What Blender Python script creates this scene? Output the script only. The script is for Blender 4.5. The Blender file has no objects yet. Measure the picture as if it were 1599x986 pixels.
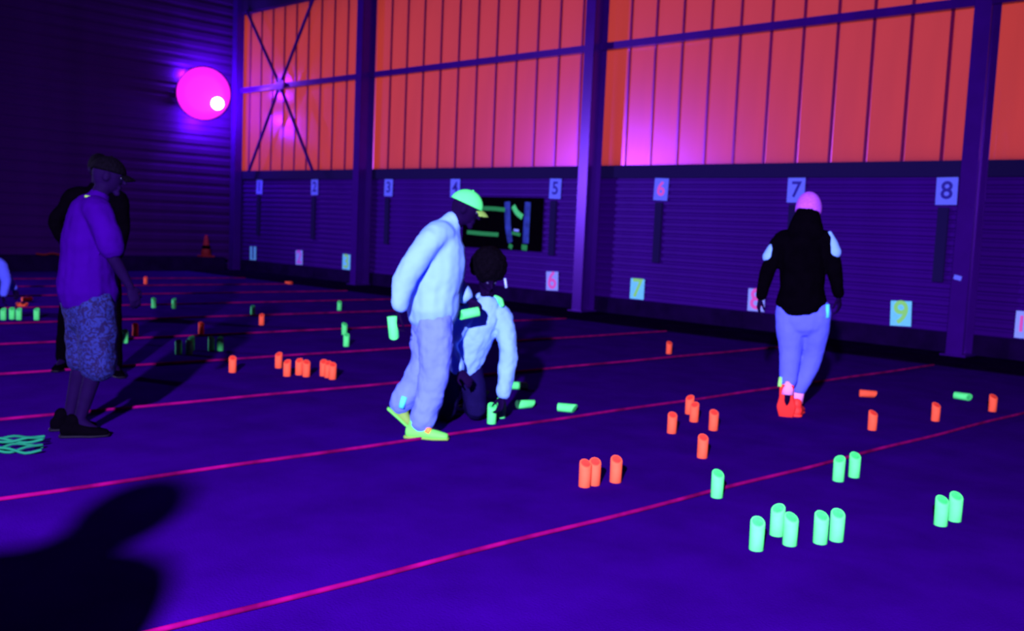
import bpy, bmesh, math, random
from mathutils import Vector, Matrix, noise
random.seed(7)
C = bpy.context.scene.collection
R = math.radians
# ------------------------------------------------------------------ camera
cd = bpy.data.cameras.new('camera')
cam = bpy.data.objects.new('camera', cd)
C.objects.link(cam)
cd.sensor_width = 36.0
cd.lens = 36.0 * 1519.66 / 1599.0
cd.clip_start = 0.05
cd.clip_end = 200
rt = Vector((0.72136, 0.691233, 0.042856)); up = Vector((-0.094019, 0.036432, 0.994904)); fw = Vector((-0.686149, 0.721713, -0.09127))
cam.matrix_world = Matrix(((rt.x, up.x, -fw.x, 0), (rt.y, up.y, -fw.y, 0), (rt.z, up.z, -fw.z, 1.5), (0, 0, 0, 1)))
cd.dof.use_dof = True            # the photograph is softly out of focus: it is focused too near
cd.dof.focus_distance = 2.6
cd.dof.aperture_fstop = 4.2
bpy.context.scene.camera = cam
# ------------------------------------------------------------------ world: dusk sky outside the shut hall
w = bpy.data.worlds.new('dusk_sky'); bpy.context.scene.world = w
w.use_nodes = True
w.node_tree.nodes['Background'].inputs[0].default_value = (1.0, 0.86, 0.74, 1)
w.node_tree.nodes['Background'].inputs[1].default_value = 1.05
vs = bpy.context.scene.view_settings
vs.view_transform = 'Standard'; vs.look = 'None'; vs.exposure = 0.0; vs.gamma = 1.0; vs.use_curve_mapping = False
# ultraviolet floodlights: place, colour and power (the lamps are built further down and carry the light)
FLOOD_FRONT = ((1.5, -3.5, 3.7), (0.62, 0.60, 1.0), 17000)      # on a tripod behind the camera
FLOOD_BACK = ((-23.3, -2.3, 3.3), (0.44, 0.36, 1.0), 9500)    # on the back wall, left of the frame
FLOOD_SEEN = ((-23.3, 12.72, 4.54), (0.30, 0.06, 1.0), 120)      # the round lamp in the picture

# ------------------------------------------------------------------ materials
def mat(name, col, rough=0.8, spec=0.3, var=0.0, scale=8.0, bump=0.0, bscale=60.0, tint=None, detail=4):
    m = bpy.data.materials.new(name); m.use_nodes = True
    nt = m.node_tree; b = nt.nodes['Principled BSDF']
    b.inputs['Base Color'].default_value = (*col, 1)
    b.inputs['Roughness'].default_value = rough
    b.inputs['Specular IOR Level'].default_value = spec
    if tint: b.inputs['Specular Tint'].default_value = (*tint, 1)
    tc = nt.nodes.new('ShaderNodeTexCoord')
    if var:
        n = nt.nodes.new('ShaderNodeTexNoise'); n.inputs['Scale'].default_value = scale; n.inputs['Detail'].default_value = detail
        nt.links.new(tc.outputs['Object'], n.inputs['Vector'])
        r = nt.nodes.new('ShaderNodeMapRange')
        r.inputs['From Min'].default_value = 0.3; r.inputs['From Max'].default_value = 0.7
        r.inputs['To Min'].default_value = 1 - var; r.inputs['To Max'].default_value = 1 + var
        nt.links.new(n.outputs['Fac'], r.inputs['Value'])
        h = nt.nodes.new('ShaderNodeVectorMath'); h.operation = 'SCALE'
        h.inputs[0].default_value = col
        nt.links.new(r.outputs['Result'], h.inputs['Scale'])
        nt.links.new(h.outputs['Vector'], b.inputs['Base Color'])
    if bump:
        n2 = nt.nodes.new('ShaderNodeTexNoise'); n2.inputs['Scale'].default_value = bscale; n2.inputs['Detail'].default_value = 5
        nt.links.new(tc.outputs['Object'], n2.inputs['Vector'])
        bp = nt.nodes.new('ShaderNodeBump'); bp.inputs['Strength'].default_value = bump; bp.inputs['Distance'].default_value = 0.02
        nt.links.new(n2.outputs['Fac'], bp.inputs['Height']); nt.links.new(bp.outputs['Normal'], b.inputs['Normal'])
    return m
def glow(name, col, s):
    m = bpy.data.materials.new(name); m.use_nodes = True
    b = m.node_tree.nodes['Principled BSDF']
    b.inputs['Base Color'].default_value = (0.02, 0.02, 0.02, 1)
    b.inputs['Emission Color'].default_value = (*col, 1); b.inputs['Emission Strength'].default_value = s
    return m
def panel_mat(name='translucent_sheet', col=(0.62, 0.062, 0.034), gl=0.085):
    m = bpy.data.materials.new(name); m.use_nodes = True
    nt = m.node_tree; nt.nodes.remove(nt.nodes['Principled BSDF']); out = nt.nodes['Material Output']
    tc = nt.nodes.new('ShaderNodeTexCoord')
    mp = nt.nodes.new('ShaderNodeMapping'); mp.inputs['Scale'].default_value = (1.5, 1.5, 0.25)
    n = nt.nodes.new('ShaderNodeTexNoise'); n.inputs['Scale'].default_value = 1.4; n.inputs['Detail'].default_value = 3
    nt.links.new(tc.outputs['Object'], mp.inputs['Vector']); nt.links.new(mp.outputs['Vector'], n.inputs['Vector'])
    r = nt.nodes.new('ShaderNodeMapRange'); r.inputs['From Min'].default_value = 0.3; r.inputs['From Max'].default_value = 0.7
    r.inputs['To Min'].default_value = 0.92; r.inputs['To Max'].default_value = 1.06
    nt.links.new(n.outputs['Fac'], r.inputs['Value'])
    s = nt.nodes.new('ShaderNodeVectorMath'); s.operation = 'SCALE'; s.inputs[0].default_value = col
    nt.links.new(r.outputs['Result'], s.inputs['Scale'])
    t = nt.nodes.new('ShaderNodeBsdfTranslucent'); nt.links.new(s.outputs['Vector'], t.inputs['Color'])
    d = nt.nodes.new('ShaderNodeBsdfDiffuse'); d.inputs['Color'].default_value = (0.20, 0.02, 0.20, 1)
    g = nt.nodes.new('ShaderNodeBsdfAnisotropic'); g.inputs['Color'].default_value = (0.62, 0.10, 1.0, 1); g.inputs['Roughness'].default_value = 0.26
    m1 = nt.nodes.new('ShaderNodeMixShader'); m1.inputs[0].default_value = 0.22
    nt.links.new(t.outputs[0], m1.inputs[1]); nt.links.new(d.outputs[0], m1.inputs[2])
    m2 = nt.nodes.new('ShaderNodeMixShader'); m2.inputs[0].default_value = gl
    nt.links.new(m1.outputs[0], m2.inputs[1]); nt.links.new(g.outputs[0], m2.inputs[2])
    nt.links.new(m2.outputs[0], out.inputs['Surface'])
    return m
def pattern_mat(name, a, b_, scale):
    m = mat(name, a, 0.85, 0.1); nt = m.node_tree; b = nt.nodes['Principled BSDF']
    tc = nt.nodes.new('ShaderNodeTexCoord')
    v = nt.nodes.new('ShaderNodeTexNoise'); v.inputs['Scale'].default_value = scale; v.inputs['Detail'].default_value = 2; v.inputs['Distortion'].default_value = 2.5
    nt.links.new(tc.outputs['Object'], v.inputs['Vector'])
    cr = nt.nodes.new('ShaderNodeValToRGB'); cr.color_ramp.elements[0].position = 0.44; cr.color_ramp.elements[1].position = 0.56
    cr.color_ramp.elements[0].color = (*a, 1); cr.color_ramp.elements[1].color = (*b_, 1)
    nt.links.new(v.outputs['Fac'], cr.inputs['Fac']); nt.links.new(cr.outputs['Color'], b.inputs['Base Color'])
    return m
M = dict(
    floor=mat('violet_lit_gravel', (0.024, 0.0003, 0.142), 0.95, 0.0, 0.16, 2.6, 0.25, 90, detail=9),
    strip=mat('dark_strip', (0.005, 0.0005, 0.018), 0.9, 0.0, 0.3, 3, 0.3, 40),
    ledge=mat('dark_concrete', (0.008, 0.001, 0.032), 0.9, 0.0, 0.3, 3, 0.3, 30),
    clad=mat('painted_cladding', (0.034, 0.001, 0.16), 0.5, 0.25, 0.12, 1.5, tint=(0.3, 0.05, 1)),
    backclad=mat('dull_cladding', (0.030, 0.001, 0.095), 0.85, 0.05, 0.2, 0.8),
    steel=mat('painted_steel', (0.030, 0.001, 0.14), 0.30, 0.75, 0.1, 4, tint=(0.38, 0.06, 1)),
    roof=mat('roof_lining', (0.020, 0.004, 0.07), 0.9, 0.1, 0.2, 1),
    black=mat('black_cloth', (0.0012, 0.0006, 0.0022), 0.95, 0.0, 0.2, 12),
    plastic=mat('black_plastic', (0.004, 0.002, 0.009), 0.6, 0.1),
    board=mat('dark_board', (0.010, 0.003, 0.060), 0.9, 0.1),
    paper=mat('sign_paper', (0.16, 0.19, 0.95), 0.8, 0.1, 0.05, 20),
    bright=mat('bright_paper', (0.36, 0.46, 1.0), 0.8, 0.1, 0.05, 20),
    cyan=mat('cyan_paper', (0.22, 0.85, 1.0), 0.8, 0.1, 0.05, 20),
    ink=mat('dark_ink', (0.03, 0.02, 0.30), 0.8, 0.1),
    pink=mat('pink_ink', (1.0, 0.13, 0.50), 0.8, 0.1),
    lime=mat('lime_ink', (0.35, 0.95, 0.18), 0.8, 0.1),
    violet=mat('violet_ink', (0.75, 0.12, 0.75), 0.8, 0.1),
    green=mat('green_fluorescent_paint', (0.11, 0.95, 0.21), 0.7, 0.1, 0.10, 14),
    greentop=mat('green_cut_face', (0.05, 0.70, 0.14), 0.7, 0.1, 0.25, 40),
    orange=mat('orange_fluorescent_paint', (1.0, 0.105, 0.045), 0.7, 0.1, 0.10, 14),
    orangetop=mat('orange_cut_face', (0.85, 0.045, 0.03), 0.7, 0.1, 0.2, 40),
    rope=mat('pink_fluorescent_cord', (0.20, 0.001, 0.088), 0.9, 0.0, 0.5, 5),
    net=mat('green_cord', (0.008, 0.16, 0.08), 0.8, 0.1),
    white=mat('white_cloth', (0.20, 0.37, 0.98), 0.9, 0.0, 0.07, 7),
    pants=mat('pale_blue_cloth', (0.105, 0.12, 0.95), 0.9, 0.1, 0.08, 7),
    wpants=mat('whitish_trousers', (0.13, 0.185, 0.94), 0.9, 0.1, 0.07, 7),
    shirt=mat('violet_cloth', (0.021, 0.0005, 0.115), 0.95, 0.0, 0.10, 6),
    navy=mat('navy_cloth', (0.006, 0.003, 0.040), 0.9, 0.0, 0.2, 8),
    shorts=pattern_mat('patterned_cloth', (0.007, 0.003, 0.038), (0.012, 0.014, 0.12), 22),
    skin=mat('skin', (0.006, 0.0005, 0.024), 0.8, 0.03, 0.12, 14),
    hair=mat('dark_hair', (0.002, 0.001, 0.004), 0.8, 0.02, 0.3, 50, 0.8, 90),
    capgreen=mat('green_cap_cloth', (0.10, 0.93, 0.20), 0.9, 0.1, 0.1, 10),
    violetcap=mat('violet_knit', (0.45, 0.075, 0.85), 0.9, 0.1, 0.2, 60),
    red=mat('red_fluorescent_rubber', (1.0, 0.035, 0.030), 0.6, 0.2, 0.1, 14),
    pinksock=mat('pink_knit', (1.0, 0.30, 0.85), 0.9, 0.1),
    cyancloth=mat('cyan_cloth', (0.10, 0.70, 0.95), 0.8, 0.1),
    shoe=mat('olive_shoe', (0.20, 0.36, 0.06), 0.7, 0.2),
    shoegreen=mat('green_shoe_panel', (0.16, 0.80, 0.10), 0.7, 0.2),
    orangepatch=mat('orange_shoe_panel', (0.9, 0.30, 0.05), 0.7, 0.2),
    cone=mat('dull_red_plastic', (0.22, 0.008, 0.02), 0.7, 0.2),
    reddim=mat('dim_red_webbing', (0.16, 0.010, 0.012), 0.8, 0.1),
    eye=mat('eye_white', (0.04, 0.03, 0.12), 0.3, 0.4),
    bannergreen=mat('banner_green', (0.03, 0.36, 0.07), 0.8, 0.1),
    bannerblue=mat('banner_blue', (0.03, 0.055, 0.30), 0.8, 0.1, 0.5, 6),
    sheet=panel_mat(),
    rib=panel_mat('sheet_joint_strip', (0.56, 0.050, 0.034), 0.16),
    magenta=glow('magenta_diffuser', (1.0, 0.012, 1.0), 1.25),
    hot=glow('white_hot_bulb', (1.0, 0.92, 1.0), 9.0),
)

# ------------------------------------------------------------------ helpers
def smooth(me):
    me.polygons.foreach_set('use_smooth', [True] * len(me.polygons)); return me
def link(name, me, m, parent=None, sm=False):
    if m and not me.materials: me.materials.append(m)
    if sm: smooth(me)
    o = bpy.data.objects.new(name, me); C.objects.link(o)
    if parent: o.parent = parent
    return o
def tag(o, label, cat, group=None):
    o['label'] = label; o['category'] = cat
    if group: o['group'] = group
    return o
def thing(name, label, cat, loc=(0, 0, 0), rz=0, group=None):
    o = bpy.data.objects.new(name, None); C.objects.link(o)
    o.empty_display_size = 0.1
    o.location = loc; o.rotation_euler = (0, 0, rz)
    return tag(o, label, cat, group)
def setting(name, loc=(0, 0, 0)):
    o = bpy.data.objects.new(name, None); C.objects.link(o); o.location = loc; o.empty_display_size = 0.1
    o['kind'] = 'structure'; return o
def bm_mesh(bm, name='mesh'):
    bmesh.ops.recalc_face_normals(bm, faces=bm.faces)
    me = bpy.data.meshes.new(name); bm.to_mesh(me); bm.free(); return me
def box(bm, x0, x1, y0, y1, z0, z1, bev=0.0):
    b2 = bmesh.new() if bev else bm
    v = [b2.verts.new((x, y, z)) for x in (x0, x1) for y in (y0, y1) for z in (z0, z1)]
    for f in ((0, 1, 3, 2), (4, 6, 7, 5), (0, 4, 5, 1), (2, 3, 7, 6), (0, 2, 6, 4), (1, 5, 7, 3)): b2.faces.new([v[i] for i in f])
    if bev:
        bmesh.ops.bevel(b2, geom=list(b2.edges), offset=bev, segments=2, affect='EDGES')
        t = bpy.data.meshes.new('t'); b2.to_mesh(t); bm.from_mesh(t); bpy.data.meshes.remove(t); b2.free()
def box_mesh(x0, x1, y0, y1, z0, z1, bev=0.0):
    bm = bmesh.new(); box(bm, x0, x1, y0, y1, z0, z1, bev); return bm_mesh(bm)
def spline(pts, rad, n=4):
    P = [Vector(p) for p in pts]; out, ro = [], []
    for i in range(len(P) - 1):
        a, b, c, d = P[max(i - 1, 0)], P[i], P[i + 1], P[min(i + 2, len(P) - 1)]
        for k in range(n):
            t = k / n
            out.append(0.5 * ((2 * b) + (c - a) * t + (2 * a - 5 * b + 4 * c - d) * t * t + (3 * b - a - 3 * c + d) * t ** 3))
            u_ = t * t * (3 - 2 * t) * 0.5 + t * 0.5
            ro.append((rad[i][0] * (1 - u_) + rad[i + 1][0] * u_, rad[i][1] * (1 - u_) + rad[i + 1][1] * u_))
    out.append(P[-1]); ro.append(rad[-1]); return out, ro
def tube(bm, pts, rad, side=None, seg=14, n=4, caps=True):
    """closed tube along a smooth curve; rad is a radius or (along side, across) per point"""
    rad = [r if isinstance(r, tuple) else (r, r) for r in rad]
    P, Q = spline(pts, rad, n)
    T = [(P[min(i + 1, len(P) - 1)] - P[max(i - 1, 0)]).normalized() for i in range(len(P))]
    if caps:
        a, ta, qa = P[0], T[0], Q[0]; b, tb, qb = P[-1], T[-1], Q[-1]
        for c in (0.5, 0.85):
            s = math.sqrt(1 - c * c)
            P.insert(0, a - ta * min(qa) * c); T.insert(0, ta); Q.insert(0, (qa[0] * s, qa[1] * s))
            P.append(b + tb * min(qb) * c); T.append(tb); Q.append((qb[0] * s, qb[1] * s))
    sv = Vector(side) if side is not None else T[0].orthogonal()
    rings = []
    for p, t, q in zip(P, T, Q):
        sv = sv - t * sv.dot(t)
        if sv.length < 1e-6: sv = t.orthogonal()
        sv.normalize(); o = t.cross(sv)
        rings.append([bm.verts.new(p + sv * (q[0] * math.cos(2 * math.pi * k / seg)) + o * (q[1] * math.sin(2 * math.pi * k / seg))) for k in range(seg)])
        if side is not None: sv = Vector(side)
    for A, B in zip(rings, rings[1:]):
        for k in range(seg): bm.faces.new((A[k], A[(k + 1) % seg], B[(k + 1) % seg], B[k]))
    bm.faces.new(rings[0][::-1]); bm.faces.new(rings[-1])
def ball(bm, c, r, rot=None, u=16, v=10):
    m = Matrix.Translation(Vector(c)) @ (rot.to_4x4() if rot else Matrix()) @ Matrix.Diagonal((r[0], r[1], r[2], 1))
    bmesh.ops.create_uvsphere(bm, u_segments=u, v_segments=v, radius=1, matrix=m)
def lathe(prof, seg=20):
    bm = bmesh.new(); rings = []
    for r, z in prof: rings.append([bm.verts.new((r * math.cos(2 * math.pi * k / seg), r * math.sin(2 * math.pi * k / seg), z)) for k in range(seg)])
    for A, B in zip(rings, rings[1:]):
        for k in range(seg): bm.faces.new((A[k], A[(k + 1) % seg], B[(k + 1) % seg], B[k]))
    bm.faces.new(rings[0][::-1]); bm.faces.new(rings[-1]); return bm_mesh(bm)
def text_mesh(s, size, depth=0.0015, bold=0.006):
    cu = bpy.data.curves.new('t', 'FONT'); cu.body = s; cu.size = size; cu.align_x = 'CENTER'; cu.align_y = 'CENTER'; cu.extrude = depth; cu.offset = bold
    o = bpy.data.objects.new('t', cu); C.objects.link(o)
    dg = bpy.context.evaluated_depsgraph_get(); me = bpy.data.meshes.new_from_object(o.evaluated_get(dg))
    bpy.data.objects.remove(o); return me

# ------------------------------------------------------------------ hall
WY, BX, FX, NY = 14.026, -23.81, 6.0, -8.0          # right wall, back wall, front wall, near wall
fl = link('floor', box_mesh(BX - 0.3, FX + 0.3, NY - 0.3, WY + 0.3, -0.2, 0), M['floor']); fl['kind'] = 'structure'
t1 = link('trim_1', box_mesh(BX, FX, 12.35, WY, 0.0, 0.012), M['strip']); t1['kind'] = 'structure'  # thin slab, darker than the gravel, along the right wall
t2 = link('trim_2', box_mesh(BX, BX + 0.55, NY, 13.4, 0.0, 0.36, 0.015), M['ledge']); t2['kind'] = 'structure'
EAVE = 6.78
COLS = [-17.97, -11.30, -4.66, 1.99]
bounds = [BX] + COLS + [FX]
wr = setting('wall_right', (0, WY, 0))
for me, z in ((box_mesh(BX, FX, -0.06, 0.10, 0, 0.28), 0),): link('plinth', me, M['ledge'], wr)
link('sill_flashing', box_mesh(BX, FX, -0.07, 0.10, 2.44, 2.665, 0.01), M['board'], wr)
link('eaves_beam', box_mesh(BX, FX, -0.16, 0.30, EAVE, 7.2), M['roof'], wr)
link('wall_rail', box_mesh(BX, FX, -0.17, -0.03, 4.71, 4.835, 0.01), M['steel'], wr)
def profile_board(length, h, d):
    bm = bmesh.new()
    pr = [(0.0, 0.0), (-d, h * 0.16), (-d, h * 0.62), (0.0, h * 0.80), (0.0, h), (0.02, h), (0.02, 0.0)]
    a = [bm.verts.new((0, y, z)) for y, z in pr]; b = [bm.verts.new((length, y, z)) for y, z in pr]
    n = len(pr)
    for i in range(n): bm.faces.new((a[i], a[(i + 1) % n], b[(i + 1) % n], b[i]))
    bm.faces.new(a[::-1]); bm.faces.new(b); return bm_mesh(bm)
for x0, x1 in zip(bounds, bounds[1:]):                # profiled cladding boards, bay by bay
    me = profile_board(x1 - x0, 0.12, 0.026)
    for k in range(18):
        o = link('cladding_board', me, M['clad'], wr); o.location = (x0, 0.0, 0.28 + 0.12 * k)
PW = 0.555
bays = list(zip(bounds, bounds[1:]))
for i, (x0, x1) in enumerate(bays):                   # translucent panels above, one window run per bay
    win = setting('window_%d' % (i + 1), (x0, WY, 2.665))
    n = max(1, round((x1 - x0) / PW)); pw = (x1 - x0) / n
    bm = bmesh.new(); hgt = EAVE - 2.665
    prof = [(0.0, 0.0), (0.02, 0.025), (0.03, 0.03), (pw - 0.03, 0.03), (pw - 0.02, 0.025), (pw, 0.0)]
    a = [bm.verts.new((x, y, 0)) for x, y in prof]; b = [bm.verts.new((x, y, hgt)) for x, y in prof]
    for j in range(len(prof) - 1): bm.faces.new((a[j], a[j + 1], b[j + 1], b[j]))
    pm = bm_mesh(bm)
    bm = bmesh.new()
    pr = [(-0.028, 0.022), (-0.018, 0.0), (0.018, 0.0), (0.028, 0.022)]
    a = [bm.verts.new((x, y, 0)) for x, y in pr]; b = [bm.verts.new((x, y, hgt)) for x, y in pr]
    for j in range(4): bm.faces.new((a[j], a[(j + 1) % 4], b[(j + 1) % 4], b[j]))
    bm.faces.new(a[::-1]); bm.faces.new(b); rm = bm_mesh(bm)
    for k in range(n):
        o = link('translucent_panel', pm, M['sheet'], win); o.location = (k * pw, 0, 0)
        if k: o = link('joint_strip', rm, M['rib'], win); o.location = (k * pw, 0, 0)
wb = setting('wall_back', (BX, 0, 0))
bmm = profile_board(WY - NY, 0.25, 0.022)
for k in range(44):
    o = link('cladding_sheet', bmm, M['backclad'], wb); o.rotation_euler = (0, 0, R(90)); o.location = (0, NY, 0.25 * k)
link('wall_near', box_mesh(BX - 0.2, FX + 0.2, NY - 0.2, NY, 0, 11), M['backclad'])['kind'] = 'structure'
link('wall_front', box_mesh(FX, FX + 0.2, NY, WY + 0.3, 0, 11), M['backclad'])['kind'] = 'structure'
bm = bmesh.new()
ridge = 3.0
v = [bm.verts.new(p) for p in ((BX - .3, WY + 1.0, 7.12), (FX + .3, WY + 1.0, 7.12), (FX + .3, ridge, 9.9), (BX - .3, ridge, 9.9), (FX + .3, NY - .4, 7.12), (BX - .3, NY - .4, 7.12),
     (BX - .3, WY + 1.0, 7.32), (FX + .3, WY + 1.0, 7.32), (FX + .3, ridge, 10.1), (BX - .3, ridge, 10.1), (FX + .3, NY - .4, 7.32), (BX - .3, NY - .4, 7.32))]
for f in ((0, 1, 2, 3), (3, 2, 4, 5), (6, 9, 8, 7), (9, 11, 10, 8), (0, 6, 7, 1), (5, 4, 10, 11), (0, 3, 9, 6), (3, 5, 11, 9), (1, 7, 8, 2), (2, 8, 10, 4)): bm.faces.new([v[i] for i in f])
link('ceiling', bm_mesh(bm), M['roof'])['kind'] = 'structure'
# steel columns
def column(x, label):
    c = thing('steel_column', label, 'column', (x, WY - 0.04, 0), 0, 'steel columns along the wall')
    link('front_flange', box_mesh(-0.11, 0.11, -0.42, -0.40, 0, 7.15, 0.004), M['steel'], c)
    link('web', box_mesh(-0.007, 0.007, -0.40, -0.05, 0, 7.15), M['steel'], c)
    link('rear_flange', box_mesh(-0.11, 0.11, -0.05, -0.032, 0, 7.15, 0.004), M['steel'], c)
    link('base_plate', box_mesh(-0.17, 0.17, -0.47, -0.04, 0.012, 0.035, 0.004), M['steel'], c)
    return c
column(COLS[0], 'steel column between the number 2 and number 3 wall signs')
column(COLS[1], 'steel column right of the number 5 wall sign, its edge brightly lit')
column(COLS[2], 'big steel column just right of the number 8 wall sign')
cc = link('corner_column', box_mesh(-0.12, 0.10, -0.24, -0.02, 0, 7.15, 0.006), M['steel']); cc.location = (BX + 0.26, WY - 0.06, 0)
tag(cc, 'dark corner column where the glowing panels meet the back wall', 'column')
# cross brace in the far bay
cb = thing('cross_brace', 'thin steel cross brace over the farthest glowing panels', 'brace', (-21.51, WY - 0.21, 4.77))
for dx, dz in ((-1.62, 2.02), (1.42, 2.04), (-1.38, -2.12), (1.50, -2.14)):
    bm = bmesh.new(); tube(bm, [(dx * 0.05, 0, dz * 0.05), (dx, 0.0, dz)], [0.04, 0.04], seg=8, n=1, caps=False)
    link('brace_rod', bm_mesh(bm), M['steel'], cb)
bm = bmesh.new(); bmesh.ops.create_circle(bm, cap_ends=True, segments=8, radius=0.20, matrix=Matrix.Rotation(R(90), 4, 'X'))
ex = bmesh.ops.extrude_face_region(bm, geom=list(bm.faces)); bmesh.ops.translate(bm, vec=(0, 0.012, 0), verts=[g for g in ex['geom'] if isinstance(g, bmesh.types.BMVert)])
link('gusset_plate', bm_mesh(bm), M['steel'], cb).location = (0, -0.02, 0)

# lane cords on the gravel (2 m lanes, a little askew to the wall)
TS = math.tan(0.0687)
for k in range(12):
    xr = -0.60 - 2.003 * k
    y1 = 12.3
    y0 = -1.5
    if xr + (y0 - 10) * TS < BX + 0.7: continue
    bm = bmesh.new(); pts = []
    for j in range(29):
        y = y0 + (y1 - y0) * j / 28
        pts.append((xr + (y - 10) * TS + 0.008 * math.sin(j * 1.7 + k), y, 0.0118))
    tube(bm, pts, [0.0115] * len(pts), seg=8, n=2)
    o = link('lane_cord', bm_mesh(bm), M['rope'], None, True)
    nm = ['short piece of pink lane cord at the very bottom right corner', 'nearest pink lane cord, bright, crossing the bottom of the floor', 'second pink lane cord from the front, passing under the white-clad person',
          'third pink lane cord, ending near the lower number 7 sign', 'fourth pink lane cord, dim, behind the row of orange pins', 'fifth pink lane cord, faint, behind the kneeling person',
          'sixth pink lane cord, very faint, in the middle distance', 'seventh pink lane cord, very faint, in front of the far green pins', 'eighth pink lane cord, nearly invisible, behind the far green pins',
          'ninth pink lane cord, nearly lost near the back wall', 'tenth pink lane cord, next to last before the back wall', 'farthest pink lane cord beside the dark ledge of the back wall'][k]
    tag(o, nm, 'cord', 'pink lane cords on the floor')

# ------------------------------------------------------------------ ultraviolet lamps
def round_lamp(label, loc, aim, light, size, bulb_off):
    t = thing('round_lamp', label, 'lamp', loc, aim)
    # local +x is the beam
    m = lathe([(0.10, -0.28), (size * 0.55, -0.26), (size * 0.96, -0.10), (size, 0.0), (size, 0.03), (size * 0.97, 0.03)], 40)
    for vtx in m.vertices: vtx.co = Vector((vtx.co.z, vtx.co.x, vtx.co.y))
    link('lamp_housing', m, M['plastic'], t, True)
    m = lathe([(size * 0.97, 0.02), (size * 0.95, 0.045), (size * 0.6, 0.075), (0.02, 0.09)], 40)
    for vtx in m.vertices: vtx.co = Vector((vtx.co.z, vtx.co.x, vtx.co.y))
    link('diffuser', m, M['magenta'], t, True)
    bm = bmesh.new(); ball(bm, (0.10, bulb_off[0], bulb_off[1]), (0.06, size * 0.23, size * 0.23), None, 20, 12)
    link('bulb', bm_mesh(bm), M['hot'], t, True)
    bm = bmesh.new(); tube(bm, [(-0.27, 0, 0), (-0.42, 0, 0)], [0.05, 0.05], seg=10, n=1); box(bm, -0.48, -0.44, -0.15, 0.15, -0.15, 0.15, 0.01)
    link('wall_bracket', bm_mesh(bm), M['plastic'], t)
    return t
def lamp_light(t, off, col, power, rad, spot=None, rot=None):
    l = bpy.data.lights.new('lamp_light', 'SPOT' if spot else 'POINT'); l.color = col; l.energy = power; l.shadow_soft_size = rad
    if spot: l.spot_size = R(spot); l.spot_blend = 1.0
    o = bpy.data.objects.new('lamp_light', l); C.objects.link(o); o.parent = t; o.location = off
    if rot: o.rotation_euler = rot
    return o
lp = round_lamp('large round magenta lamp with a white-hot spot, high on the dark back wall', FLOOD_SEEN[0], R(-38), None, 0.69, (0.36, -0.24))
for k in range(6):                                   # point lights added behind the rim to make the halo on the wall
    a = k * math.pi / 3 + 0.3
    lamp_light(lp, (-0.135, 0.668 * math.cos(a), 0.668 * math.sin(a)), FLOOD_SEEN[1], FLOOD_SEEN[2] * (1.25 if math.sin(a) < 0 else 0.8), 0.02)
lb = round_lamp('round ultraviolet lamp on the back wall, beyond the left edge of the picture', FLOOD_BACK[0], R(15), None, 0.40, (0, 0))
lamp_light(lb, (0.35, 0, 0), FLOOD_BACK[1], FLOOD_BACK[2], 0.2, 96, (R(84), 0, R(-90 + 32)))
lf = thing('floodlight_stand', 'black tripod stand with ultraviolet floodlight, behind the camera', 'lamp', (FLOOD_FRONT[0][0], FLOOD_FRONT[0][1], 0), R(128))
bm = bmesh.new(); tube(bm, [(0, 0, 0.5), (0, 0, 3.5)], [0.025, 0.018], seg=10, n=1); link('pole', bm_mesh(bm), M['plastic'], lf, True)
for k in range(3):
    a = k * 2.094; bm = bmesh.new(); tube(bm, [(0, 0, 1.1), (0.6 * math.cos(a), 0.6 * math.sin(a), 0.02)], [0.016, 0.016], seg=8, n=1)
    link('leg', bm_mesh(bm), M['plastic'], lf, True)
bm = bmesh.new(); box(bm, -0.20, -0.08, -0.28, 0.28, 3.48, 3.92, 0.02); link('lamp_housing', bm_mesh(bm), M['plastic'], lf)
lamp_light(lf, (0.0, 0, 3.7), FLOOD_FRONT[1], FLOOD_FRONT[2], 0.11, 98, (R(66), 0, R(-90 + 5)))

# ------------------------------------------------------------------ signs on the wall
def sign(x, z, wd, ht, ch, pm, im, label, grp, size, tilt=0.0, bold=0.018):
    s = thing('number_sign', label, 'sign', (x, WY - 0.036, z), 0, grp)
    s.rotation_euler = (0, tilt, 0)
    link('sheet', box_mesh(-wd / 2, wd / 2, -0.003, 0.0, -ht / 2, ht / 2), pm, s)
    me = text_mesh(ch, size, bold=size * bold); me.transform(Matrix.Rotation(R(90), 4, 'X'))
    o = link('number', me, im, s); o.location = (0, -0.005, 0)
ux = [-22.65, -20.16, -17.30, -15.10, -12.31, -9.88, -7.35, -5.08]
uw = ['nearest the far corner, under the cross brace', 'just left of the farthest column', 'just right of the farthest column', 'half hidden behind the green cap', 'right of the black banner',
      'with a pink numeral, right of the brightly edged column', 'above the violet beanie of the walker', 'beside the big right-hand column']
bw = ['second', 'just left of the farthest column', 'right of the farthest column', '', 'between the black banner and the brightly edged column', 'under the sign with a pink numeral', 'behind the walker', 'beside the big right-hand column']
bw[0] = 'nearest the far corner'
for i, x in enumerate(ux):
    sign(x, 2.245, 0.29, 0.38, str(i + 1), M['paper'], M['pink'] if i == 5 else M['ink'], 'upper wall sign %d, %s' % (i + 1, uw[i]), 'upper row of number signs', 0.34, R([2, -1, 1, 0, 1, 2, 0, -1][i]))
    if i == 3: continue
    o = link('hanging_board', box_mesh(-0.075, 0.075, -0.035, 0.0, 0.98, 2.02, 0.005), M['board'])
    o.location = (x - 0.02, WY - 0.027, 0)
    tag(o, 'narrow dark hanging board %s' % bw[i], 'board', 'dark boards under the signs')
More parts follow.
